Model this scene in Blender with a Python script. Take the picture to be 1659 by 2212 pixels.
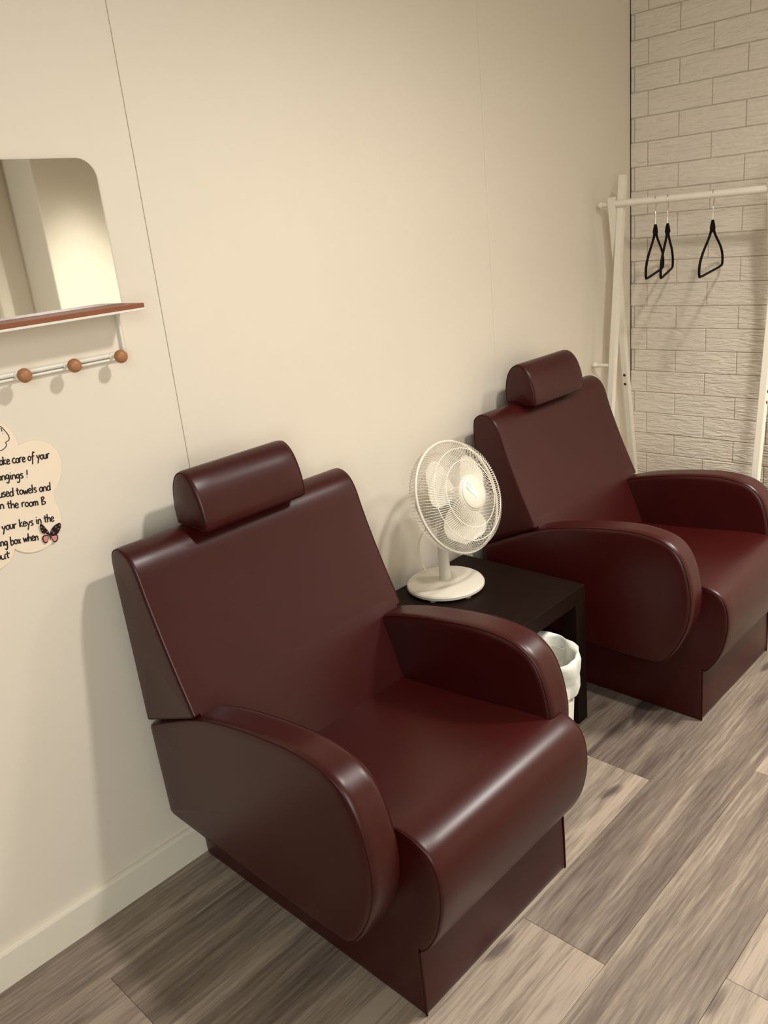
import bpy, bmesh, math, random
from mathutils import Vector, Matrix
random.seed(7)
for o in list(bpy.data.objects): bpy.data.objects.remove(o, do_unlink=True)
SC = bpy.context.scene
COL = SC.collection

# ------------------------------------------------------------------ camera
cd = bpy.data.cameras.new('camera'); cam = bpy.data.objects.new('camera', cd); COL.objects.link(cam)
cd.sensor_fit = 'HORIZONTAL'; cd.sensor_width = 36.0; cd.lens = 36.0*1805.0/1659.0; cd.clip_start = 0.02
RX = Vector((0.68523943, -0.72181431, -0.09711347))
RY = Vector((-0.30086054, -0.15910672, -0.94030207))
RZ = Vector((0.66327209, 0.67354967, -0.32619164))
cam.matrix_world = Matrix(((RX.x, -RY.x, -RZ.x, 0.0), (RX.y, -RY.y, -RZ.y, -1.6775),
                           (RX.z, -RY.z, -RZ.z, 1.5), (0, 0, 0, 1)))
SC.camera = cam

# ------------------------------------------------------------------ light
w = bpy.data.worlds.new('world'); SC.world = w; w.use_nodes = True
w.node_tree.nodes['Background'].inputs[0].default_value = (0.8, 0.9, 1.0, 1)
w.node_tree.nodes['Background'].inputs[1].default_value = 0.0

def light(name, kind, loc, target, energy, color, **kw):
    d = bpy.data.lights.new(name, kind); d.energy = energy; d.color = color
    for k, v in kw.items(): setattr(d, k, v)
    o = bpy.data.objects.new(name, d); COL.objects.link(o); o.location = loc
    o.rotation_euler = (Vector(target)-Vector(loc)).to_track_quat('-Z', 'Y').to_euler()
    return o
# two ceiling downlights in a row in front of the chairs
light('downlight_main', 'SPOT', (1.42, -1.42, 2.36), (1.42, -1.36, 0), 101, (1.0, 0.94, 0.885),
      spot_size=math.radians(170), spot_blend=0.8, shadow_soft_size=0.06)
light('downlight_corner', 'SPOT', (2.62, -1.66, 2.36), (2.20, -1.85, 0), 275, (1.0, 0.96, 0.90),
      spot_size=math.radians(122), spot_blend=0.9, shadow_soft_size=0.15)
light('mirror_wall_fill', 'SPOT', (2.35, -2.45, 2.50), (2.35, -2.86, 0.75), 80, (1.0, 0.96, 0.90),
      spot_size=math.radians(36), spot_blend=0.7, shadow_soft_size=0.06)  # spot added to brighten the front wall reflected in the mirror
# cool fill panel added behind the camera to lift the shadows
light('fill_front', 'AREA', (-0.9, -3.1, 1.6), (1.1, 0, 0.8), 82, (0.96, 1.0, 0.97),
      shape='RECTANGLE', size=1.6, size_y=1.9)

SC.view_settings.view_transform = 'Standard'; SC.view_settings.look = 'None'
SC.view_settings.gamma = 1.0; SC.view_settings.use_curve_mapping = False
SC.view_settings.exposure = 0.0

# ------------------------------------------------------------------ materials
def newmat(name, col, rough=0.5, spec=0.5, metal=0.0):
    m = bpy.data.materials.new(name); m.use_nodes = True
    b = m.node_tree.nodes['Principled BSDF']
    b.inputs['Base Color'].default_value = (*col, 1); b.inputs['Roughness'].default_value = rough
    b.inputs['Specular IOR Level'].default_value = spec; b.inputs['Metallic'].default_value = metal
    return m, m.node_tree, b
def node(nt, t, **kw):
    n = nt.nodes.new(t)
    for k, v in kw.items():
        if k in n.inputs: n.inputs[k].default_value = v
        else: setattr(n, k, v)
    return n
def coords(nt, scale=(1, 1, 1), kind='Object'):
    tc = node(nt, 'ShaderNodeTexCoord'); mp = node(nt, 'ShaderNodeMapping')
    mp.inputs['Scale'].default_value = scale
    nt.links.new(tc.outputs[kind], mp.inputs['Vector']); return mp.outputs['Vector']
def mottled(name, c1, c2, scale, rough=0.5, spec=0.5, bump=0.0, bscale=200, stretch=(1, 1, 1), bdist=0.002, detail=4):
    m, nt, b = newmat(name, c1, rough, spec)
    v = coords(nt, stretch)
    n = node(nt, 'ShaderNodeTexNoise', Scale=scale, Detail=detail); nt.links.new(v, n.inputs['Vector'])
    mx = node(nt, 'ShaderNodeMix', data_type='RGBA')
    mx.inputs['A'].default_value = (*c1, 1); mx.inputs['B'].default_value = (*c2, 1)
    nt.links.new(n.outputs['Fac'], mx.inputs['Factor']); nt.links.new(mx.outputs['Result'], b.inputs['Base Color'])
    if bump:
        n2 = node(nt, 'ShaderNodeTexNoise', Scale=bscale, Detail=3.0); nt.links.new(v, n2.inputs['Vector'])
        bp = node(nt, 'ShaderNodeBump', Strength=bump, Distance=bdist)
        nt.links.new(n2.outputs['Fac'], bp.inputs['Height']); nt.links.new(bp.outputs['Normal'], b.inputs['Normal'])
    return m

M = {}
M['wall'] = mottled('painted_panel', (0.70, 0.628, 0.515), (0.73, 0.655, 0.54), 3.0, 0.6, 0.3, 0.05, 350)
M['paint'] = mottled('painted_trim', (0.72, 0.66, 0.54), (0.75, 0.69, 0.56), 5.0, 0.45, 0.4, 0.03, 200)
M['gap'] = newmat('dark_gap', (0.035, 0.028, 0.025), 0.9, 0.1)[0]
M['joint'] = newmat('panel_joint', (0.24, 0.20, 0.16), 0.9, 0.1)[0]
M['wall_dim'] = newmat('darkened_wall', (0.13, 0.11, 0.10), 0.7, 0.2)[0]  # unseen left wall, darkened to cut its bounce and reflections in the leather
M['ceiling'] = newmat('ceiling_paint', (0.46, 0.44, 0.40), 0.8, 0.2)[0]
M['leather'] = mottled('burgundy_leather', (0.031, 0.0022, 0.0018), (0.038, 0.0030, 0.0024), 9.0, 0.45, 0.06, 0.08, 420, bdist=0.0012)
_b = M['leather'].node_tree.nodes['Principled BSDF']
_b.inputs['Coat Weight'].default_value = 0.60; _b.inputs['Coat Roughness'].default_value = 0.34
M['thread'] = newmat('burgundy_piping', (0.026, 0.0022, 0.0020), 0.45, 0.15)[0]
M['plastic'] = mottled('white_plastic', (0.66, 0.61, 0.51), (0.68, 0.63, 0.53), 6.0, 0.32, 0.5)
M['wire'] = newmat('white_wire', (0.78, 0.73, 0.61), 0.35, 0.5)[0]
M['emblem'] = newmat('pale_emblem', (0.78, 0.74, 0.64), 0.6, 0.5)[0]
M['table'] = mottled('black_brown_wood', (0.0075, 0.0028, 0.0018), (0.012, 0.0052, 0.0034), 4.0, 0.5, 0.12, 0.06, 60, (2, 30, 30))
M['rack'] = mottled('white_lacquered_wood', (0.74, 0.68, 0.56), (0.77, 0.71, 0.59), 8.0, 0.4, 0.45, 0.04, 60, (1, 1, 0.1))
M['hole'] = newmat('screw_hole', (0.05, 0.03, 0.02), 0.7, 0.2)[0]
M['velvet'] = newmat('black_velvet', (0.006, 0.0025, 0.0025), 0.8, 0.12)[0]
M['chrome'] = newmat('chrome', (0.75, 0.73, 0.68), 0.18, 0.5, 1.0)[0]
M['mirror'] = newmat('mirror_glass', (0.82, 0.835, 0.79), 0.015, 0.5, 1.0)[0]
M['mirror_edge'] = newmat('mirror_edge', (0.14, 0.13, 0.09), 0.3, 0.5)[0]
M['knob'] = mottled('oiled_wood', (0.30, 0.125, 0.05), (0.40, 0.185, 0.08), 30.0, 0.45, 0.4, 0.05, 80, (1, 1, 5))
M['shelfwood'] = mottled('walnut_shelf', (0.20, 0.060, 0.026), (0.27, 0.090, 0.040), 12.0, 0.45, 0.4, 0.05, 80, (1.5, 25, 25))
M['whitemetal'] = newmat('white_metal', (0.72, 0.69, 0.60), 0.4, 0.5)[0]
M['paper'] = mottled('cream_paper', (0.81, 0.67, 0.515), (0.84, 0.72, 0.555), 14.0, 0.8, 0.15)
M['ink'] = newmat('black_ink', (0.012, 0.006, 0.006), 0.6, 0.3)[0]
M['pink'] = newmat('pink_wing', (0.62, 0.22, 0.20), 0.6, 0.3)[0]
M['bag'] = mottled('white_bin_liner', (0.62, 0.62, 0.55), (0.68, 0.68, 0.60), 20.0, 0.5, 0.4, 0.25, 40, bdist=0.006)
M['bin'] = newmat('white_bin', (0.62, 0.57, 0.48), 0.45, 0.5)[0]
M['label'] = newmat('white_label', (0.78, 0.74, 0.64), 0.5, 0.3)[0]
M['greyprint'] = newmat('grey_print', (0.22, 0.20, 0.17), 0.6, 0.3)[0]

def brick_material():
    m, nt, b = newmat('painted_brick', (0.70, 0.62, 0.49), 0.6, 0.3)
    tc = node(nt, 'ShaderNodeTexCoord')
    def noise(scale, sc, det, dist=0.0):
        mp = node(nt, 'ShaderNodeMapping'); mp.inputs['Scale'].default_value = scale
        nt.links.new(tc.outputs['Object'], mp.inputs['Vector'])
        n = node(nt, 'ShaderNodeTexNoise', Scale=sc, Detail=det, Distortion=dist)
        nt.links.new(mp.outputs['Vector'], n.inputs['Vector']); return n
    n1 = noise((1, 0.7, 5.0), 16.0, 2.5, 1.2)
    n2 = noise((1, 1, 1.6), 70.0, 3.0)
    add = node(nt, 'ShaderNodeMath', operation='MULTIPLY_ADD'); add.inputs[1].default_value = 0.22
    nt.links.new(n2.outputs['Fac'], add.inputs[0]); nt.links.new(n1.outputs['Fac'], add.inputs[2])
    bp = node(nt, 'ShaderNodeBump', Strength=0.85, Distance=0.0085)
    nt.links.new(add.outputs[0], bp.inputs['Height']); nt.links.new(bp.outputs['Normal'], b.inputs['Normal'])
    mx = node(nt, 'ShaderNodeMix', data_type='RGBA')
    mx.inputs['A'].default_value = (0.72, 0.645, 0.53, 1); mx.inputs['B'].default_value = (0.77, 0.70, 0.58, 1)
    nt.links.new(n2.outputs['Fac'], mx.inputs['Factor']); nt.links.new(mx.outputs['Result'], b.inputs['Base Color'])
    return m
M['brick'] = brick_material()
M['mortar'] = newmat('painted_mortar', (0.50, 0.44, 0.36), 0.75, 0.2)[0]

def floor_material():
    m, nt, b = newmat('vinyl_plank', (0.3, 0.24, 0.18), 0.42, 0.35)
    at = node(nt, 'ShaderNodeAttribute', attribute_name='plank')     # r tone, g+b offset of the printed grain
    sep = node(nt, 'ShaderNodeSeparateColor'); nt.links.new(at.outputs['Color'], sep.inputs[0])
    tc = node(nt, 'ShaderNodeTexCoord')
    off = node(nt, 'ShaderNodeCombineXYZ')
    for src, k in (('Green', 'X'), ('Blue', 'Y')):
        mu = node(nt, 'ShaderNodeMath', operation='MULTIPLY'); mu.inputs[1].default_value = 37.0
        nt.links.new(sep.outputs[src], mu.inputs[0]); nt.links.new(mu.outputs[0], off.inputs[k])
    av = node(nt, 'ShaderNodeVectorMath', operation='ADD')
    nt.links.new(tc.outputs['Object'], av.inputs[0]); nt.links.new(off.outputs[0], av.inputs[1])
    def noise(scale, sc, det, dist):
        mp = node(nt, 'ShaderNodeMapping'); mp.inputs['Scale'].default_value = scale
        nt.links.new(av.outputs[0], mp.inputs['Vector'])
        n = node(nt, 'ShaderNodeTexNoise', Scale=sc, Detail=det, Distortion=dist, Roughness=0.6)
        nt.links.new(mp.outputs['Vector'], n.inputs['Vector']); return n, mp
    band, _ = noise((0.55, 6.5, 1), 2.2, 2.0, 0.5)          # broad light and dark streaks
    fine, _ = noise((4.0, 75.0, 1), 3.5, 5.0, 0.3)          # fine fibre
    mid, _ = noise((1.5, 30.0, 1), 2.6, 5.0, 0.9)           # cathedral and streak figure
    wv = node(nt, 'ShaderNodeTexWave', wave_type='BANDS', bands_direction='Y', Scale=2.2, Distortion=11.0, Detail=2.0)
    wv.inputs['Detail Scale'].default_value = 0.8
    mp = node(nt, 'ShaderNodeMapping'); mp.inputs['Scale'].default_value = (1.4, 9.0, 1)
    nt.links.new(av.outputs[0], mp.inputs['Vector']); nt.links.new(mp.outputs['Vector'], wv.inputs['Vector'])
    knot, _ = noise((2.2, 8.0, 1), 1.6, 1.0, 0.2)
    def mad(a, k, c):
        n = node(nt, 'ShaderNodeMath', operation='MULTIPLY_ADD'); n.inputs[1].default_value = k
        nt.links.new(a, n.inputs[0])
        if isinstance(c, float): n.inputs[2].default_value = c
        else: nt.links.new(c, n.inputs[2])
        return n.outputs[0]
    t = mad(sep.outputs['Red'], 0.95, -0.80)
    t = mad(band.outputs['Fac'], 0.95, t)
    t = mad(fine.outputs['Fac'], 0.55, t)
    t = mad(mid.outputs['Fac'], 0.45, t)
    t = mad(wv.outputs['Fac'], 0.07, t)
    rk = node(nt, 'ShaderNodeValToRGB'); rk.color_ramp.elements[0].position = 0.24; rk.color_ramp.elements[1].position = 0.31
    nt.links.new(knot.outputs['Fac'], rk.inputs[0])
    rkd = mad(rk.outputs['Color'], 0.35, -0.35)
    ad = node(nt, 'ShaderNodeMath', operation='ADD'); nt.links.new(t, ad.inputs[0]); nt.links.new(rkd, ad.inputs[1])
    r = node(nt, 'ShaderNodeValToRGB'); e = r.color_ramp.elements
    e[0].position = 0.05; e[0].color = (0.034, 0.023, 0.0195, 1)
    e[1].position = 0.95; e[1].color = (0.37, 0.298, 0.23, 1)
    k = e.new(0.42); k.color = (0.105, 0.077, 0.063, 1)
    k = e.new(0.68); k.color = (0.20, 0.156, 0.122, 1)
    nt.links.new(ad.outputs[0], r.inputs[0]); nt.links.new(r.outputs['Color'], b.inputs['Base Color'])
    bp = node(nt, 'ShaderNodeBump', Strength=0.12, Distance=0.002)
    nt.links.new(fine.outputs['Fac'], bp.inputs['Height']); nt.links.new(bp.outputs['Normal'], b.inputs['Normal'])
    return m
M['floor'] = floor_material()

# ------------------------------------------------------------------ mesh helpers
def obj(name, bm, mat, parent=None, smooth=None):
    bmesh.ops.recalc_face_normals(bm, faces=bm.faces)
    me = bpy.data.meshes.new(name); bm.to_mesh(me); bm.free()
    for m in (mat if isinstance(mat, (list, tuple)) else [mat]): me.materials.append(M[m] if isinstance(m, str) else m)
    if smooth is not None:
        me.polygons.foreach_set('use_smooth', [True]*len(me.polygons))
        me.set_sharp_from_angle(angle=math.radians(smooth))
    o = bpy.data.objects.new(name, me); COL.objects.link(o)
    if parent: o.parent = parent
    return o
def tag(o, label, cat, group=None):
    o['label'] = label; o['category'] = cat
    if group: o['group'] = group
    return o
def thing(name, label, cat, loc=(0, 0, 0), group=None):
    o = bpy.data.objects.new(name, None); COL.objects.link(o); o.location = loc; o.empty_display_size = 0.1
    return tag(o, label, cat, group)
def structure(o): o['kind'] = 'structure'; return o
def box(bm, x0, x1, y0, y1, z0, z1, bevel=0.0, seg=2, mi=0):
    r = bmesh.ops.create_cube(bm, size=1.0)
    vs = r['verts']
    for v in vs: v.co = Vector(((x0+x1)/2+v.co.x*(x1-x0), (y0+y1)/2+v.co.y*(y1-y0), (z0+z1)/2+v.co.z*(z1-z0)))
    fs = set(f for v in vs for f in v.link_faces)
    for f in fs: f.material_index = mi
    if bevel:
        es = list(set(e for v in vs for e in v.link_edges))
        bmesh.ops.bevel(bm, geom=es, offset=bevel, segments=seg, profile=0.5, affect='EDGES', clamp_overlap=True)
    return bm
def tube(bm, pts, r, n=8, closed=False, caps=True):
    pts = [Vector(p) for p in pts]; N = len(pts)
    rr = r if isinstance(r, (list, tuple)) else [r]*N
    prev = None; rings = []
    for i, p in enumerate(pts):
        if closed: t = pts[(i+1) % N]-pts[i-1]
        else: t = pts[min(i+1, N-1)]-pts[max(i-1, 0)]
        t.normalize()
        if prev is None:
            a = Vector((0, 0, 1)) if abs(t.z) < 0.9 else Vector((1, 0, 0))
            u = t.cross(a).normalized()
        else: u = (prev - t*prev.dot(t)).normalized()
        prev = u; v = t.cross(u)
        rings.append([bm.verts.new(p+rr[i]*(math.cos(2*math.pi*k/n)*u+math.sin(2*math.pi*k/n)*v)) for k in range(n)])
    for i in range(N if closed else N-1):
        a, b = rings[i], rings[(i+1) % N]
        for k in range(n): bm.faces.new((a[k], a[(k+1) % n], b[(k+1) % n], b[k]))
    if caps and not closed: bm.faces.new(rings[0][::-1]); bm.faces.new(rings[-1])
    return bm
def lathe(bm, prof, origin=(0, 0, 0), axis=(0, 0, 1), n=32, cap=True):
    ax = Vector(axis).normalized(); o = Vector(origin)
    a = Vector((0, 0, 1)) if abs(ax.z) < 0.9 else Vector((1, 0, 0))
    u = ax.cross(a).normalized(); v = ax.cross(u); rings = []
    for r, h in prof:
        if r < 1e-6: rings.append([bm.verts.new(o+ax*h)])
        else: rings.append([bm.verts.new(o+ax*h+r*(math.cos(2*math.pi*k/n)*u+math.sin(2*math.pi*k/n)*v)) for k in range(n)])
    for a_, b_ in zip(rings, rings[1:]):
        for k in range(n):
            k2 = (k+1) % n
            if len(a_) == 1 and len(b_) > 1: bm.faces.new((a_[0], b_[k], b_[k2]))
            elif len(b_) == 1 and len(a_) > 1: bm.faces.new((a_[k], a_[k2], b_[0]))
            elif len(a_) > 1: bm.faces.new((a_[k], a_[k2], b_[k2], b_[k]))
    if cap:
        if len(rings[0]) > 1: bm.faces.new(rings[0][::-1])
        if len(rings[-1]) > 1: bm.faces.new(rings[-1])
    return bm
def chaikin(p, it=3):
    for _ in range(it):
        q = []
        for i in range(len(p)):
            a, b = p[i], p[(i+1) % len(p)]
            q.append((a[0]*.75+b[0]*.25, a[1]*.75+b[1]*.25)); q.append((a[0]*.25+b[0]*.75, a[1]*.25+b[1]*.75))
        p = q
    return p
def resample(p, n):
    L = [0.0]
    for i in range(len(p)):
        a, b = p[i], p[(i+1) % len(p)]; L.append(L[-1]+math.hypot(b[0]-a[0], b[1]-a[1]))
    out = []; j = 0
    for k in range(n):
        s = L[-1]*k/n
        while L[j+1] < s: j += 1
        a, b = p[j], p[(j+1) % len(p)]; f = (s-L[j])/max(L[j+1]-L[j], 1e-9)
        out.append((a[0]+(b[0]-a[0])*f, a[1]+(b[1]-a[1])*f))
    return out
def corner(p, q, r, d):
    """points near a tight corner q so that the smoothing keeps it crisp"""
    def to(a): 
        L = math.hypot(a[0]-q[0], a[1]-q[1]); return (q[0]+(a[0]-q[0])*d/L, q[1]+(a[1]-q[1])*d/L)
    return [to(p), q, to(r)]
def tight(poly, d):
    """poly: list of (y, z) or (y, z, 'c') for crisp corners"""
    out = []; n = len(poly)
    for i, q in enumerate(poly):
        if len(q) == 3: out += corner(poly[i-1][:2], q[:2], poly[(i+1) % n][:2], d if q[2] == 'c' else q[2])
        else: out.append(q[:2])
    return out
def inset(p, d):
    n = len(p); out = []
    ar = sum(p[i][0]*p[(i+1) % n][1]-p[(i+1) % n][0]*p[i][1] for i in range(n)); s = 1 if ar > 0 else -1
    for i in range(n):
        tx = p[(i+1) % n][0]-p[i-1][0]; ty = p[(i+1) % n][1]-p[i-1][1]; L = math.hypot(tx, ty) or 1
        out.append((p[i][0]-s*ty/L*d, p[i][1]+s*tx/L*d))
    return out
def loft(bm, prof, x0, x1, r, puff=0.0, steps=5, fn=None, mids=6):
    """sweep a closed (y, z) profile along x with rounded edges and puffed ends"""
    n = len(prof); cy = sum(p[0] for p in prof)/n; cz = sum(p[1] for p in prof)/n; rings = []
    def ring(x, p): rings.append([bm.verts.new(fn(x, a, b) if fn else (x, a, b)) for a, b in p])
    inner = inset(prof, r)
    def dome(side, order):
        for s in order:
            k = 1-s
            x = (x0 - puff*(1-k*k)) if side == 0 else (x1 + puff*(1-k*k))
            ring(x, [(cy+(a-cy)*k, cz+(b-cz)*k) for a, b in inner])
    ds = (0.85, 0.6, 0.35, 0.15, 0.05)
    dome(0, ds)
    for i in range(steps+1):
        t = i/steps*math.pi/2; ring(x0+r*(1-math.sin(t)) if False else x0+r*(1-math.cos(t)), inset(prof, r*(1-math.sin(t))))
    for i in range(1, mids): ring(x0+r+(x1-x0-2*r)*i/mids, prof)
    for i in range(steps, -1, -1):
        t = i/steps*math.pi/2; ring(x1-r*(1-math.cos(t)), inset(prof, r*(1-math.sin(t))))
    dome(1, ds[::-1])
    for a, b in zip(rings, rings[1:]):
        for k in range(n): bm.faces.new((a[k], a[(k+1) % n], b[(k+1) % n], b[k]))
    bm.faces.new(rings[0][::-1]); bm.faces.new(rings[-1])
    return bm

# ------------------------------------------------------------------ the room
XB, YF, XL, ZC = 3.151, -3.05, -1.7, 2.55
# floor of vinyl planks, rows along x
rows = [(0.028, -0.175), (-0.175, -0.380), (-0.380, -0.583), (-0.583, -0.782), (-0.782, -0.987), (-0.987, -1.190)]
y = -1.190
while y > YF-0.1: rows.append((y, y-0.203)); y -= 0.203
known = {1: 0.497, 3: 1.787, 4: 1.187, 5: 1.985, 0: 1.35, 2: 0.15}
tones = {(0, 0): .58, (0, -1): .55, (1, 0): .47, (1, -1): .68, (2, 0): .54, (2, 1): .46, (3, 0): .32, (3, -1): .64, (4, 0): .47, (4, -1): .69,
         (5, 0): .66, (5, -1): .47, (6, 0): .58, (6, -1): .67, (7, 0): .54, (7, -1): .60}
bm = bmesh.new(); lay = bm.loops.layers.float_color.new('plank')
box(bm, XL-.1, XB+.2, YF-.4, .12, -0.06, -0.0035, mi=1)
for i, (ya, yb) in enumerate(rows):
    x0 = known.get(i, random.uniform(0, 1.5))
    for k in range(-4, 4):
        a, b = x0+k*1.5, x0+(k+1)*1.5
        a, b = max(a, XL-.1), min(b, XB+.2)
        if b-a < 0.02: continue
        g = 0.0004
        nf = len(bm.faces)
        box(bm, a+g, b-g, yb+g, ya-g, -0.0034, 0.0, 0.0004, 1)
        bm.faces.ensure_lookup_table()
        c = (tones.get((i, k), random.uniform(0.42, 0.7)), random.random(), random.random(), 1)
        for f in bm.faces[nf:]:
            for l in f.loops: l[lay] = c
structure(obj('floor', bm, ['floor', 'gap']))

# back wall of tall painted panels with fine joints
bm = bmesh.new()
box(bm, XL, XB+.2, 0.0045, 0.12, -0.05, ZC+.05, mi=1)
for a, b in ((XL, -0.186), (-0.186, 1.027), (1.027, 2.240), (2.240, XB+0.003)):
    box(bm, a+.0007, b-.0007, 0.0, 0.0048, -0.02, ZC+.02, 0.0014, 2)
structure(obj('wall_back', bm, ['wall', 'joint']))
bm = bmesh.new()
prof = [(0, 0), (-.014, 0), (-.014, .082), (-.0115, .0875), (-.006, .090), (0, .090)]
vs = [[bm.verts.new((x, a, b)) for a, b in prof] for x in (XL, XB)]
for k in range(len(prof)): bm.faces.new((vs[0][k], vs[0][(k+1) % 6], vs[1][(k+1) % 6], vs[1][k]))
bm.faces.new(vs[0]); bm.faces.new(vs[1][::-1])
structure(obj('baseboard_back', bm, 'paint'))

# painted block wall on the right, running bond
bm = bmesh.new()
box(bm, XB+.0035, XB+.15, YF-.3, -0.003, -0.05, ZC+.05, mi=1)
box(bm, XB+.010, XB+.15, -0.0024, 0.01, -0.05, ZC+.05, mi=2)
z0 = 0.0557-0.0859; k = 0
nrow = 0
while z0 < ZC:
    par = (round((z0-1.516)/0.0859) % 2)
    joints = [-0.191 if par == 0 else -0.071]
    while joints[-1] > YF-.3: joints.append(joints[-1]-0.24)
    start = -0.018 if par == 0 else -0.0015
    ys = [start]+joints
    for a, b in zip(ys, ys[1:]):
        if a-b < 0.02: continue
        dx = random.uniform(-.0008, .0008)
        box(bm, XB+dx, XB+.03, b+.0013, a-.0013, z0+.0013, z0+.0859-.0013, 0.0024, 2)
    if par == 0: box(bm, XB+.002, XB+.03, -0.0145, -0.003, z0+.004, z0+.082, 0.002, 1)
    z0 += 0.0859
structure(obj('wall_right', bm, ['brick', 'mortar', 'gap']))

bm = bmesh.new(); box(bm, XL-.12, XL, YF-.2, .12, -.05, ZC+.05); structure(obj('wall_left', bm, 'wall_dim'))
bm = bmesh.new(); box(bm, XL-.1, XB+.2, YF-.35, YF-.2, -.05, ZC+.05)
box(bm, 2.17, XB+.1, YF-.2, YF+.15, -.05, ZC+.05, 0.004, 1)
structure(obj('wall_front', bm, 'wall'))
bm = bmesh.new(); box(bm, 1.98, 2.045, YF-.21, YF-.16, 0, 2.1, 0.006, 2); structure(obj('trim_1', bm, 'paint'))
bm = bmesh.new(); box(bm, XL-.1, XB+.2, YF-.35, .12, ZC, ZC+.1); structure(obj('ceiling', bm, 'ceiling'))

# ------------------------------------------------------------------ the armchairs
def seam(name, parent, prof, x, d, side, r, closed=True, rng=None, fn=None):
    """piping that follows the rounded edge of a lofted part"""
    e = d*(1-math.sqrt(.5))
    p = inset(prof, e); xx = x+e if side == 0 else x-e
    if rng: n = len(p); p = [p[i % n] for i in range(int(rng[0]*n), int(rng[1]*n))]
    bm = bmesh.new(); tube(bm, [fn(xx, a, b) if fn else (xx, a, b) for a, b in p], r, 6, closed=closed and not rng)
    return obj(name, bm, 'thread', parent, smooth=60)
ARM = tight([(-.066, .466, 'c'), (-.27, .557), (-.36, .583), (-.48, .604), (-.60, .616), (-.665, .611), (-.712, .599), (-.748, .568),
             (-.769, .522), (-.781, .47), (-.785, .42), (-.777, .355), (-.752, .293), (-.722, .243), (-.695, .214), (-.655, .208),
             (-.35, .214), (-.076, .220, 'c')], .018)
ARM = resample(chaikin(ARM, 2), 120)
BACK = tight([(-.068, .476, 'c'), (-.066, .66), (-.062, .80), (-.060, .868), (-.068, .897), (-.098, .910), (-.134, .899), (-.158, .868), (-.178, .80),
              (-.226, .68), (-.282, .560, 'c')], .016)
BACK = resample(chaikin(BACK, 2), 200)
SEAT = tight([(-.28, .405, 'c'), (-.50, .420), (-.66, .436), (-.745, .443), (-.79, .438), (-.824, .420), (-.842, .386), (-.846, .338), (-.842, .295), (-.829, .240),
              (-.806, .195), (-.783, .166, 'c'), (-.60, .17), (-.28, .2, 'c')], .012)
SEAT = resample(chaikin(SEAT, 2), 120)
HEAD = tight([(-.072, .905, 'c'), (-.068, .95), (-.076, .998), (-.100, 1.030), (-.130, 1.035), (-.160, 1.012), (-.180, .967), (-.187, .925), (-.183, .900, 'c')], .012)
HEAD = resample(chaikin(HEAD, 2), 80)
BASE = tight([(-.020, 0, 'c'), (-.020, .23, 'c'), (-.10, .30), (-.10, .40, 'c'), (-.30, .40), (-.74, .40, 'c'), (-.772, .20), (-.775, .10), (-.777, 0, 'c')], .006)
BASE = resample(chaikin(BASE, 2), 110)
BR = 1.405
def sst(a, b, v):
    t = min(1, max(0, (v-a)/(b-a))); return t*t*(3-2*t)
LOW = resample(chaikin(tight([(-.09, .39, 'c'), (-.09, .60, 'c'), (-.2627, .60, 'c'), (-.2781, .57), (-.3010, .52), (-.3240, .47), (-.3590, .39, 'c')], .01), 2), 120)
def widen(x, a, b):
    """behind the front roll the seat fills the space up to the armrest"""
    return (x-(.034*sst(-.745, -.69, a)*sst(.22, .32, b) if x < .90 else 0), a, b)
def make_chair(label):
    t = thing('armchair', label, 'armchair', (1.1, -.4, 0), 'burgundy salon armchairs')
    t.location = (0, 0, 0)
    bm = bmesh.new(); loft(bm, BASE, .862, 1.374, .007, 0.0, 3); b = obj('base', bm, 'leather', t, 35)
    for x in (.8635, 1.3725):
        bm = bmesh.new(); tube(bm, [(x, -.7755, .002), (x, -.7745, .10), (x, -.7735, .165)], .0028, 6); obj('piping', bm, 'thread', b, 60)
    bm = bmesh.new(); loft(bm, SEAT, .862, 1.374, .011, 0.004, 4, mids=14, fn=widen); s = obj('seat', bm, 'leather', t, 50)
    for x, sd in ((.862, 0), (1.374, 1)): seam('piping', s, SEAT, x, .011, sd, .0019, fn=widen)
    for a, c in ((.757, .836), (1.324, BR)):
        bm = bmesh.new(); loft(bm, ARM, a, c, .017, 0.005, 5); o = obj('armrest', bm, 'leather', t, 50)
        for x, sd in ((a, 0), (c, 1)): seam('piping', o, ARM, x, .017, sd, .0017)
    bm = bmesh.new()
    loft(bm, BACK, .757, BR, .009, 0.003, 6, mids=12)
    loft(bm, LOW, .775, 1.388, .002, 0, 2)
    k = obj('backrest', bm, 'leather', t, 24)
    for x, sd in ((.757, 0), (BR, 1)): seam('piping', k, BACK, x, .009, sd, .0017)
    bm = bmesh.new(); loft(bm, HEAD, .924, 1.216, .012, 0.004, 4); h = obj('headrest', bm, 'leather', t, 50)
    for x, sd in ((.924, 0), (1.216, 1)): seam('piping', h, HEAD, x, .012, sd, .0017)
    return t
def duplicate(t, loc, label):
    r = t.copy(); COL.objects.link(r); r.location = loc; r['label'] = label
    for c in list(t.children):
        d = c.copy(); COL.objects.link(d); d.parent = r
        for g in list(c.children):
            e = g.copy(); COL.objects.link(e); e.parent = d
    return r
chair = make_chair('burgundy leather armchair with headrest in the foreground, in front of the wall note')
duplicate(chair, (1.264, 0, 0), 'burgundy leather armchair with headrest at the back, next to the clothes rack')

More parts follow.
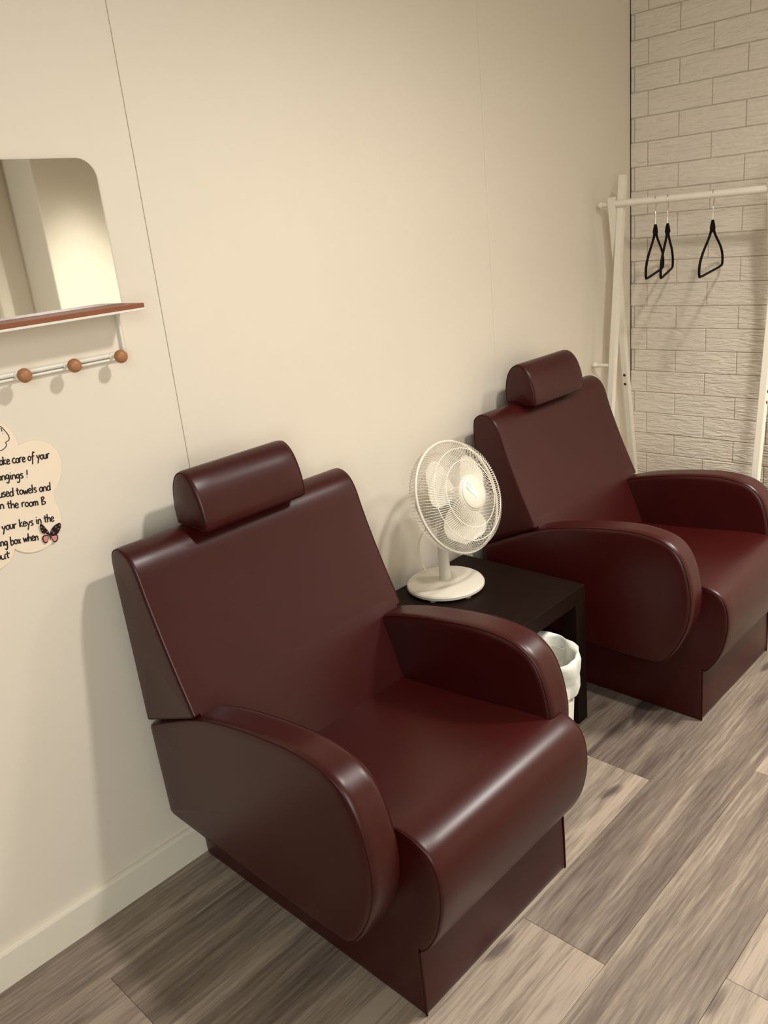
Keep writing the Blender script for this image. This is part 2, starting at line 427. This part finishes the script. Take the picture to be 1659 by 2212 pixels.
# ------------------------------------------------------------------ side table
t = thing('side_table', 'low dark brown square side table between the two armchairs, under the fan', 'table', (1.705, -.265, 0))
def local(o, t): o.location = -t.location; return o
TX0, TX1, TY0, TY1 = 1.456, 1.955, -.492, -.040
bm = bmesh.new(); box(bm, TX0, TX1, TY0, TY1, .400, .450, .0015, 2); local(obj('tabletop', bm, 'table', t), t)
for x in (TX0, TX1-.05):
    for yy in (TY0, TY1-.05):
        bm = bmesh.new(); box(bm, x, x+.05, yy, yy+.05, 0, .400, .0015, 2); local(obj('leg', bm, 'table', t), t)

# ------------------------------------------------------------------ desk fan
t = thing('desk_fan', 'white round desk fan standing on the dark side table', 'fan', (1.727, -.155, .45))
EL = math.radians(20.6)
NV = Vector((0, -math.cos(EL), math.sin(EL))); RC = Vector((1.727, -.227, .748))
UV = Vector((1, 0, 0)); WV = UV.cross(NV).normalized()
if WV.z < 0: WV = -WV
def fp(r, a, h): return RC+NV*h+r*(math.cos(a)*UV+math.sin(a)*WV)
bm = bmesh.new()
lathe(bm, [(.100, .4555), (.113, .456), (.1165, .459), (.1165, .466), (.113, .4705), (.100, .4745), (.060, .4775), (.022, .4785), (.0, .4786)], (1.727, -.155, 0), n=64)
o = local(obj('base', bm, 'plastic', t, 35), t)
for a in range(6):
    bm = bmesh.new(); c = 2*math.pi*(a+.3)/6
    lathe(bm, [(.0, .4502), (.011, .4502), (.012, .457), (0, .457)], (1.727+.1*math.cos(c), -.155+.1*math.sin(c), 0), n=12, cap=False)
    obj('foot', bm, 'plastic', o, 40)
bm = bmesh.new(); lathe(bm, [(.0195, .476), (.0178, .485), (.0165, .52), (.016, .60), (.0165, .66), (.014, .672), (.0, .673)], (1.727, -.155, 0), n=28)
local(obj('stem', bm, 'plastic', t, 40), t)
bm = bmesh.new(); lathe(bm, [(.0, -.150), (.022, -.148), (.040, -.138), (.047, -.118), (.049, -.085), (.047, -.062), (.030, -.058), (.0, -.058)], RC, NV, 32)
box(bm, 1.727-.017, 1.727+.017, -.175, -.128, .640, .700, .006, 2)
local(obj('motor_housing', bm, 'plastic', t, 40), t)
bm = bmesh.new(); tube(bm, [fp(.1615, 2*math.pi*k/72, 0) for k in range(72)], .0042, 8, True)
local(obj('rim', bm, 'plastic', t, 60), t)
FP = [(.160, .002), (.157, .016), (.150, .030), (.132, .041), (.108, .049), (.080, .055), (.045, .058)]
RP = [(.160, -.002), (.158, -.020), (.152, -.038), (.138, -.050), (.110, -.058), (.080, -.063), (.045, -.064)]
def wires(pr, n, tw):
    bm = bmesh.new()
    for i in range(n):
        a = 2*math.pi*i/n
        tube(bm, [fp(r, a+tw*(.160-r)/.115, h) for r, h in pr], .00075, 4, caps=False)
    for r, h in ((pr[3][0], pr[3][1]), (pr[4][0]-.012, pr[4][1]+(.002 if pr[4][1] > 0 else -.002))):
        tube(bm, [fp(r, 2*math.pi*k/60, h) for k in range(60)], .0012, 5, True)
    return bm
local(obj('front_grille', wires(FP, 120, 0.25), 'wire', t, 60), t)
local(obj('rear_grille', wires(RP, 96, -0.2), 'wire', t, 60), t)
bm = bmesh.new(); lathe(bm, [(.0, .050), (.050, .051), (.0525, .056), (.050, .0605), (.047, .0615), (.046, .0645), (.040, .068), (.02, .070), (.0, .0705)], RC, NV, 48)
o = local(obj('hub_cap', bm, 'plastic', t, 30), t)
bm = bmesh.new()
for tri in (((-.020, .020), (-.012, .032), (-.004, -.004), (-.013, .004)), ((-.008, .026), (.006, .006), (.002, -.010), (-.004, -.012))):
    top = [bm.verts.new(RC+NV*.0712+(a*1.3-.002)*UV+(b*1.25-.004)*WV) for a, b in tri]; bot = [bm.verts.new(RC+NV*.062+(a*1.3-.002)*UV+(b*1.25-.004)*WV) for a, b in tri]
    bm.faces.new(top); bm.faces.new(bot[::-1])
    for k in range(4): bm.faces.new((top[k], top[(k+1) % 4], bot[(k+1) % 4], bot[k]))
obj('emblem', bm, 'emblem', o)
bm = bmesh.new(); lathe(bm, [(.0, -.055), (.026, -.055), (.028, -.02), (.028, .02), (.022, .030), (0, .032)], RC, NV, 32)
local(obj('blade_hub', bm, 'plastic', t, 40), t)
for a0 in (132, 14, 254):
    a0 = math.radians(a0); bm = bmesh.new(); nr, na = 16, 10; g = {}
    for i in range(nr+1):
        s = 1-(1-i/nr)**1.4; r = .022+.115*s
        wd = .022+.056*math.sin(math.pi/2*min(1, s/.6))
        if s > .6: wd *= math.sqrt(max(0.004, 1-((s-.6)/.4)**2))
        for j in range(na+1):
            q = j/na*2-1; lat = q*wd+.012*math.sin(math.pi*s)
            a = a0+math.atan2(lat, r); rr = math.hypot(r, lat)*(1-.06*q*q); h = .013*q*min(1, wd/.05)+.004
            for side in (0, 1): g[i, j, side] = bm.verts.new(fp(rr, a, h-.0016*side-.002))
    for i in range(nr):
        for j in range(na):
            for side in (0, 1): bm.faces.new([g[i+p, j+q_, side] for p, q_ in ((0, 0), (1, 0), (1, 1), (0, 1))])
    for i in range(nr):
        for j in (0, na): bm.faces.new((g[i, j, 0], g[i+1, j, 0], g[i+1, j, 1], g[i, j, 1]))
    for j in range(na):
        for i in (0, nr): bm.faces.new((g[i, j, 0], g[i, j+1, 0], g[i, j+1, 1], g[i, j, 1]))
    local(obj('blade', bm, 'plastic', t, 50), t)
def bez(pts, n=10):
    out = []; P = [Vector(p) for p in pts]; P = [P[0]]+P+[P[-1]]
    for i in range(1, len(P)-2):
        for k in range(n):
            s = k/n; a, b, c, d = P[i-1:i+3]
            out.append(.5*((2*b)+(c-a)*s+(2*a-5*b+4*c-d)*s*s+(3*b-a-3*c+d)*s**3))
    return out+[P[-2]]
bm = bmesh.new(); tube(bm, bez([(1.727, -.128, .66), (1.722, -.075, .60), (1.722, -.060, .54), (1.732, -.070, .487), (1.755, -.058, .4545), (1.80, -.055, .4540), (1.83, -.066, .4535)]), .0026, 6)
local(obj('power_cord', bm, 'wire', t, 60), t)

# ------------------------------------------------------------------ waste bin with liner
BC = (1.698, -.508)
t = thing('waste_bin', 'small white waste bin with a liner folded over its rim, beside the table leg', 'bin', (BC[0], BC[1], 0))
bm = bmesh.new(); lathe(bm, [(0, 0), (.072, 0), (.075, .004), (.091, .324), (.088, .324), (.072, .008), (0, .008)], (0, 0, 0), n=40, cap=False)
o = obj('bin_body', bm, 'bin', t, 40)
def patch(a0, a1, za, zb, off, mat, nm, par):
    bm = bmesh.new(); n = 14; cols = []
    for i in range(n+1):
        a = a0+(a1-a0)*i/n; c = []
        for z in (za, zb):
            r = .075+(.090-.075)*(z-.004)/.286+off
            for e in (0, -.0012): c.append(bm.verts.new(((r+e)*math.cos(a), (r+e)*math.sin(a), z)))
        cols.append(c)
    for p, q in zip(cols, cols[1:]):
        for f in ((0, 2, 2, 0), ): pass
        bm.faces.new((p[0], q[0], q[2], p[2])); bm.faces.new((p[1], p[3], q[3], q[1]))
        bm.faces.new((p[0], p[1], q[1], q[0])); bm.faces.new((p[2], q[2], q[3], p[3]))
    bm.faces.new(cols[0][:2]+cols[0][3:1:-1]); bm.faces.new(cols[-1][:2]+cols[-1][3:1:-1])
    return obj(nm, bm, mat, par)
lb = patch(math.radians(-150), math.radians(-72), .04, .22, .0012, 'label', 'label', o)
patch(math.radians(-148), math.radians(-74), .05, .128, .0017, 'greyprint', 'printed_panel', o)
patch(math.radians(-112), math.radians(-84), .137, .1395, .0019, 'greyprint', 'printed_line', o)
patch(math.radians(-125), math.radians(-84), .146, .148, .0019, 'greyprint', 'printed_line', o)
patch(math.radians(-125), math.radians(-92), .153, .155, .0019, 'greyprint', 'printed_line', o)
# liner: outside skirt, rim, inside
bm = bmesh.new(); n = 72; rings = []
lev = [(0.0975, 0.262), (0.101, 0.276), (0.098, 0.292), (0.104, 0.318), (0.105, 0.344), (0.1025, 0.359), (0.098, 0.361), (0.092, 0.35), (0.083, 0.292), (0.075, 0.18), (0.069, 0.09), (0.052, 0.035)]
for k, (r, z) in enumerate(lev):
    R = []
    for i in range(n):
        a = 2*math.pi*i/n
        wob = .0022*math.sin(5*a+k*.8)+.0020*math.sin(9*a+1.3*k)+.0012*math.sin(17*a-k)
        if k < 4: wob *= 1.5
        zz = z+.007*math.sin(a-.6)+.003*math.sin(4*a)*(k in (4, 5, 6))+(.014*math.sin(2*a+1.2)+.007*math.sin(5*a) if k == 0 else 0)
        if k >= 7: wob = .006*math.sin(4*a+k*1.1)+.004*math.sin(7*a-.7*k)-.002
        R.append(bm.verts.new(((r+wob)*math.cos(a), (r+wob)*math.sin(a), zz)))
    rings.append(R)
for a, b in zip(rings, rings[1:]):
    for i in range(n): bm.faces.new((a[i], a[(i+1) % n], b[(i+1) % n], b[i]))
bm.faces.new(rings[-1])
obj('bin_liner', bm, 'bag', t, 180)

# ------------------------------------------------------------------ clothes rack
t = thing('clothes_rack', 'white wooden clothes rack with crossed legs in front of the painted block wall', 'clothes rack', (2.9, -.37, 0))
def beam(p, q, sx, sy):
    """square bar from p to q, lying in an x-z plane"""
    bm = bmesh.new(); p, q = Vector(p), Vector(q); d = (q-p).normalized(); u = Vector((0, 1, 0)); v = d.cross(u).normalized()
    rings = [[bm.verts.new(c+a*sx/2*v+b*sy/2*u) for a, b in ((-1, -1), (1, -1), (1, 1), (-1, 1))] for c in (p, q)]
    for k in range(4): bm.faces.new((rings[0][k], rings[0][(k+1) % 4], rings[1][(k+1) % 4], rings[1][k]))
    bm.faces.new(rings[0][::-1]); bm.faces.new(rings[1])
    bmesh.ops.bevel(bm, geom=list(bm.edges), offset=.002, segments=2, affect='EDGES')
    return bm
def holes(par, c, axis):
    for dz in (.018, -.018):
        bm = bmesh.new(); lathe(bm, [(0, -.002), (.0055, -.002), (.0055, .0006), (0, .0006)], Vector(c)+Vector((0, 0, dz)), axis, 14, False)
        local(obj('screw_hole', bm, 'hole', par), t)
YA, YB = -.100, -.656
for yy in (YA, YB):
    f = local(obj('leg', beam((2.722, yy, .004), (2.911, yy, 1.575), .024, .024), 'rack', t), t)
    if yy == YB:
        for dz in (.018, -.018):
            bm = bmesh.new(); z = .832+dz
            lathe(bm, [(0, -.002), (.0055, -.002), (.0055, .0006), (0, .0006)], (2.722+.189*z/1.571, yy-.012, z), (0, -1, 0), 14, False)
            obj('screw_hole', bm, 'hole', f)
    f = local(obj('leg', beam((3.105, yy+.0245, .004), (2.873, yy+.0245, 1.505), .024, .024), 'rack', t), t)
    for dz in (.018, -.018):
        z = .83+dz; bm = bmesh.new()
        lathe(bm, [(0, -.002), (.0055, -.002), (.0055, .0006), (0, .0006)], (3.105-.232*z/1.5-.0119, yy+.0245, z), (-1, 0, -.15), 14, False)
        obj('screw_hole', bm, 'hole', f)
bm = bmesh.new(); tube(bm, [(2.884, -.725, 1.4815), (2.884, -.085, 1.4815), (2.884, -.060, 1.4815), (2.884, -.050, 1.4815), (2.884, -.028, 1.4815), (2.884, -.022, 1.4815)],
                       [.0125, .0125, .0125, .0095, .0095, .007], 20)
lathe(bm, [(0, -.012), (.008, -.0095), (.0115, -.004), (.0115, .004), (.008, .0095), (0, .012)], (2.884, -.027, 1.4815), (0, 1, 0), 16)
local(obj('hanging_bar', bm, 'rack', t, 40), t)
for yy, s in ((YA, 1), (YB, -1)):
    bm = bmesh.new(); x = 2.834
    e = yy+s*.082
    tube(bm, [(x, yy, .909), (x, e, .909)], .0075, 12)
    lathe(bm, [(0, -.012), (.008, -.0095), (.0115, -.003), (.0115, .003), (.008, .0095), (0, .012)], (x, e-s*.006, .909), (0, 1, 0), 16)
    local(obj('peg', bm, 'rack', t, 40), t)

# ------------------------------------------------------------------ hangers on the bar
def make_hanger(label):
    t = thing('coat_hanger', label, 'coat hanger', (0, 0, 0), 'velvet hangers on the clothes rack')
    bm = bmesh.new()
    half = [(0, -.086), (.012, -.092), (.022, -.108), (.040, -.124), (.075, -.139), (.12, -.156), (.165, -.174), (.198, -.192), (.214, -.208), (.220, -.222), (.219, -.236), (.210, -.2435), (.15, -.2455), (.08, -.2455), (0, -.2455)]
    pts = [(x, 0, z) for x, z in half]+[(-x, 0, z) for x, z in half[-2:0:-1]]
    tube(bm, pts, .0042, 8, True)
    tube(bm, [(0, 0, -.080), (0, 0, -.094), (0, 0, -.108), (0, 0, -.120)], [.004, .0075, .0095, .004], 10)
    obj('frame', bm, 'velvet', t, 60)
    bm = bmesh.new()
    hk = [(0, 0, -.084), (0, 0, -.05), (0, 0, -.036)]
    hk = [(0, 0, -.084), (0, 0, -.040), (.006, 0, -.030), (.0155, 0, -.016)]
    for k in range(0, 13):
        a = math.radians(-15+k*17.5); hk.append((.0158*math.cos(a), 0, .0158*math.sin(a)-.0010))
    tube(bm, hk, .0016, 8); obj('hook', bm, 'chrome', t, 60)
    return t
h0 = make_hanger('black velvet hanger on the rack bar, nearest to the corner of the walls')
h0.location = (2.884, -.238, 1.4815-.0022+.0022); h0.rotation_euler = (0, 0, .33)
for yy, az, lab in ((-.283, .36, 'black velvet hanger on the rack bar, second from the corner of the walls'),
                    (-.441, .24, 'black velvet hanger hanging apart from the other two on the rack bar')):
    h = duplicate(h0, (2.884, yy, 1.4815), lab); h.rotation_euler = (0, 0, az)

# ------------------------------------------------------------------ mirror, shelf and hook rail on the wall
t = thing('wall_mirror', 'frameless wall mirror with rounded top corners above the narrow shelf', 'mirror', (.68, 0, 1.53))
def rounded(x0, x1, z0, z1, r, n=10):
    p = [(x0, z0), (x1, z0)]
    for k in range(n+1): a = math.pi/2*k/n; p.append((x1-r+r*math.cos(a), z1-r+r*math.sin(a)))
    for k in range(n+1): a = math.pi/2+math.pi/2*k/n; p.append((x0+r+r*math.cos(a), z1-r+r*math.sin(a)))
    return p
def slab(p, ya, yb, mi_front=0, mi_side=0):
    bm = bmesh.new()
    a = [bm.verts.new((x, ya, z)) for x, z in p]; b = [bm.verts.new((x, yb, z)) for x, z in p]
    f = bm.faces.new(a); f.material_index = mi_front; bm.faces.new(b[::-1]).material_index = mi_side
    for k in range(len(p)): bm.faces.new((a[k], a[(k+1) % len(p)], b[(k+1) % len(p)], b[k])).material_index = mi_side
    return bm
local(obj('mirror_glass', slab(rounded(.430, .928, 1.393, 1.679, .040), -.010, -.003, 0, 1), ['mirror', 'mirror_edge'], t), t)
t = thing('wall_shelf', 'narrow brown wooden shelf on a white metal tray below the mirror', 'shelf', (.68, 0, 1.385))
bm = bmesh.new(); box(bm, .430, .928, -.100, -.001, 1.3835, 1.3925, .0008, 1); local(obj('shelf_board', bm, 'shelfwood', t), t)
bm = bmesh.new(); box(bm, .428, .930, -.1005, -.0005, 1.3785, 1.3835, .0008, 1); local(obj('tray', bm, 'whitemetal', t), t)
for x in (.914, .446):
    bm = bmesh.new(); box(bm, x-.003, x+.003, -.0105, -.0005, 1.2965, 1.3785, .0008, 1); o = local(obj('bracket', bm, 'whitemetal', t), t)
    bm = bmesh.new(); lathe(bm, [(0, 0), (.003, 0), (.003, -.003), (0, -.0035)], (x, -.02, 1.3785), (0, 0, 1), 10, False); obj('screw', bm, 'hole', o)
t = thing('hook_rail', 'white hook rail with round wooden knobs under the shelf', 'hook rail', (.68, 0, 1.287))
bm = bmesh.new(); tube(bm, [(.445, -.006, 1.2895), (.915, -.006, 1.2895)], .0048, 12)
tube(bm, [(.445, -.008, 1.2805), (.915, -.008, 1.2805)], .0030, 10)
local(obj('rail', bm, 'whitemetal', t, 50), t)
for x in (.8815, .7770, .6735, .569, .465):
    bm = bmesh.new(); lathe(bm, [(0, -.004), (.0060, -.004), (.0060, -.012), (.0032, -.014), (.0032, -.040), (0, -.040)], (x, 0, 1.288), (0, 1, 0), 16, False)
    p = local(obj('peg', bm, 'whitemetal', t, 40), t)
    bm = bmesh.new(); lathe(bm, [(0, -.0395), (.008, -.0395), (.0128, -.043), (.0142, -.0485), (.0128, -.0545), (.008, -.0585), (0, -.060)], (x, 0, 1.289), (0, 1, 0), 28, False)
    obj('knob', bm, 'knob', p, 60)

# ------------------------------------------------------------------ handwritten note
t = thing('wall_note', 'cream cloud shaped paper note with handwriting stuck on the wall below the hook rail', 'note', (.58, 0, 1.06))
half = [(.58, 1.215), (.612, 1.210), (.634, 1.194), (.645, 1.172), (.6485, 1.151), (.664, 1.1545), (.686, 1.152), (.711, 1.138), (.725, 1.110), (.723, 1.082), (.711, 1.056), (.694, 1.038),
        (.694, 1.022), (.698, 1.002), (.698, .980), (.690, .957), (.672, .938), (.648, .928), (.622, .929), (.603, .937), (.590, .9485), (.583, .936), (.572, .925), (.556, .918)]
def smooth_open(p):
    out = [Vector((a, 0, b)) for a, b in p]; return [(v.x, v.z) for v in bez(out, 5)]
hs = smooth_open(half[:5])[:-1]+smooth_open(half[4:12])[:-1]+smooth_open(half[11:21])[:-1]+smooth_open(half[20:])
ctr = .535
left = [(2*ctr-x, z) for x, z in hs[::-1]]
outline = hs+[(x, z) for x, z in left]
bm = slab(outline, -.0030, -.0016)
local(obj('paper', bm, 'paper', t), t)
G = {  # single stroke letters: x height 1, ascender 1.8, descender -.8
 'a': (.8, [[(.7, .8), (.4, 1), (.1, .7), (.1, .2), (.35, 0), (.65, .3), (.7, .95), (.68, .2), (.85, 0)]]),
 'b': (.8, [[(.15, 1.8), (.12, 0), (.5, 0), (.75, .35), (.65, .8), (.4, .95), (.14, .6)]]),
 'c': (.75, [[(.7, .85), (.45, 1.05), (.1, .7), (.1, .25), (.4, -.05), (.75, .15)]]),
 'd': (.85, [[(.7, .7), (.4, 1), (.1, .6), (.15, .1), (.45, 0), (.72, .5), (.82, 1.8), (.74, .3), (.8, 0)]]),
 'e': (.75, [[(.1, .5), (.65, .6), (.55, .95), (.3, 1), (.08, .55), (.2, .05), (.5, 0), (.75, .2)]]),
 'f': (.7, [[(.85, 1.6), (.65, 1.85), (.45, 1.5), (.3, .2), (.15, -.8)], [(.1, .85), (.75, 1.0)]]),
 'g': (.8, [[(.7, .8), (.4, 1), (.1, .7), (.2, .2), (.5, .25), (.68, .9), (.62, -.3), (.4, -.85), (.1, -.6)]]),
 'h': (.8, [[(.15, 1.8), (.1, 0)], [(.12, .5), (.4, .95), (.65, .8), (.68, 0)]]),
 'i': (.4, [[(.2, 1), (.18, .3), (.25, 0)], [(.22, 1.4), (.23, 1.5)]]),
 'k': (.75, [[(.12, 1.7), (.1, 0)], [(.65, 1.05), (.15, .5), (.7, 0)]]),
 'l': (.4, [[(.2, 1.8), (.18, 0)]]),
 'm': (1.1, [[(.1, 1), (.1, 0)], [(.1, .6), (.35, 1), (.5, .7), (.5, 0)], [(.5, .6), (.75, 1), (.95, .7), (.97, 0)]]),
 'n': (.8, [[(.12, 1), (.1, 0)], [(.1, .6), (.4, 1), (.65, .75), (.68, 0)]]),
 'o': (.8, [[(.45, 1), (.12, .7), (.12, .25), (.4, 0), (.7, .3), (.7, .75), (.42, 1)]]),
 'r': (.65, [[(.12, 1), (.12, 0)], [(.12, .55), (.35, .95), (.65, .95)]]),
 's': (.65, [[(.6, .9), (.3, 1.02), (.12, .75), (.5, .4), (.5, .1), (.1, .02)]]),
 't': (.65, [[(.32, 1.5), (.28, .2), (.5, 0)], [(.0, .95), (.65, 1.0)]]),
 'u': (.8, [[(.1, 1), (.12, .2), (.35, 0), (.62, .3), (.68, 1), (.66, .2), (.8, 0)]]),
 'w': (1.05, [[(.05, 1), (.25, 0), (.5, .8), (.72, 0), (1.0, 1.05)]]),
 'x': (.75, [[(.1, 1), (.65, 0)], [(.65, 1), (.1, 0)]]),
 'y': (.8, [[(.1, 1), (.2, .45), (.45, .4)], [(.72, 1), (.45, .2), (.15, -.8)]]),
 'B': (.9, [[(.2, 1.7), (.15, 0)], [(.05, 1.5), (.5, 1.75), (.7, 1.4), (.25, .9), (.8, .6), (.75, .15), (.1, 0)]]),
 '!': (.5, [[(.3, 1.6), (.2, .5)], [(.15, .1), (.16, .0)]]), ' ': (.55, [])}
YI = -.0034
def handwriting(text, x0, z0, x1, z1, size, name='handwriting'):
    W = sum(G[c][0] for c in text); L = math.hypot(x1-x0, z1-z0); k = L/W; d = ((x1-x0)/L, (z1-z0)/L)
    bm = bmesh.new(); cur = 0
    for c in text:
        adv, st = G[c]; jz = random.uniform(-.08, .08)
        for s in st:
            P = [Vector((x0+d[0]*(cur+a)*k - d[1]*0 + .10*b*size, YI, z0+d[1]*(cur+a)*k+(b+jz)*size)) for a, b in s]
            tube(bm, bez(P, 4) if len(P) > 2 else P, .00125, 6)
        cur += adv
    return local(obj(name, bm, 'ink', t), t)
handwriting('take care of your', .5965, 1.1225, .7035, 1.1105, .0094)
handwriting('belongings !', .5705, 1.0970, .6525, 1.0830, .0092)
handwriting('used towels and', .5850, 1.0590, .6900, 1.0450, .0094)
handwriting('in the room B', .5780, 1.0370, .6730, 1.0180, .0092)
handwriting('your keys in the', .5750, .9930, .6820, .9790, .0095)
handwriting('ing box when', .5610, .9630, .6410, .9505, .0094)
handwriting('out', .5480, .9375, .5770, .9335, .0092)
bm = bmesh.new()
dood = [(.560, 1.188), (.575, 1.200), (.592, 1.198), (.606, 1.2015), (.621, 1.197), (.628, 1.187), (.6330, 1.175), (.632, 1.1665), (.6245, 1.1635), (.625, 1.158), (.618, 1.1515), (.606, 1.150), (.592, 1.155), (.575, 1.152), (.560, 1.160), (.553, 1.175)]
tube(bm, bez([(a, YI, b) for a, b in dood+dood[:1]], 4), .0008, 6)
tube(bm, [(.6225, YI, 1.193), (.6228, YI, 1.186)], .0008, 6); tube(bm, [(.6232, YI, 1.1825), (.6233, YI, 1.1815)], .0009, 6)
local(obj('doodle', bm, 'ink', t), t)

# butterfly stuck on the note
t = thing('butterfly_decoration', 'small black and pink butterfly stuck on the lower right of the note', 'butterfly', (.663, -.004, .952))
def wing(poly, lift, mat, par, nm, y0=-.0045, th=.0006):
    bm = bmesh.new(); P = bez([(a, 0, b) for a, b in poly+poly[:1]], 5)[:-1]
    a = []; b = []
    for v in P:
        yy = y0-lift*math.hypot(v.x, v.z); a.append(bm.verts.new((v.x, yy, v.z))); b.append(bm.verts.new((v.x, yy+th, v.z)))
    bm.faces.new(a); bm.faces.new(b[::-1])
    for k in range(len(P)): bm.faces.new((a[k], a[(k+1) % len(P)], b[(k+1) % len(P)], b[k]))
    o = obj(nm, bm, mat, par); o.location = (0, .004, 0); return o
A1 = [(.000, .002), (-.006, .006), (-.0125, .011), (-.0145, .020), (-.0135, .030), (-.009, .0290), (-.003, .0180), (.0015, .008)]
A2 = [(.002, .002), (.008, .012), (.016, .018), (.0245, .0205), (.0285, .0185), (.027, .009), (.019, -.001), (.010, -.003)]
A3 = [(.000, .001), (-.008, .004), (-.0135, .003), (-.0155, -.004), (-.0125, -.012), (-.007, -.0125), (-.003, -.006)]
A4 = [(.003, .000), (.010, -.002), (.016, -.002), (.0175, -.009), (.013, -.0165), (.0065, -.0165), (.0045, -.009)]
for P_, m_ in ((A1, 'ink'), (A2, 'ink'), (A3, 'ink'), (A4, 'ink')):
    wg = wing(P_, .10, m_, t, 'wing')
    cx_ = sum(p[0] for p in P_)/len(P_); cz_ = sum(p[1] for p in P_)/len(P_)
    if P_ in (A3, A4):
        sp = wing([(cx_*.96+(a-cx_)*.72, cz_+(b-cz_)*.72) for a, b in P_], .10, 'pink', wg, 'wing_marking', -.0051, .0008); sp.location = (0, 0, 0)
    else:
        for q, (f, g_) in enumerate(((.55, .30), (.55, -.25), (1.15, .35), (1.2, -.3), (1.55, .1))):
            px, pz = cx_*f, cz_*f; nx, nz = -cz_, cx_
            px += nx*g_*.55; pz += nz*g_*.55
            s = .0012 if q < 2 else .0010
            dot = [(px-s*1.6, pz), (px, pz+s), (px+s*1.6, pz), (px, pz-s)]
            sp = wing(dot, .10, 'pink', wg, 'wing_marking', -.0051, .0008); sp.location = (0, 0, 0)
bm = bmesh.new(); tube(bm, [(-.0005, -.0018, .009), (.0005, -.0022, .003), (.0012, -.0022, -.004), (.0010, -.0018, -.010)], [.0006, .0014, .0012, .0004], 8); obj('body', bm, 'ink', t, 60)
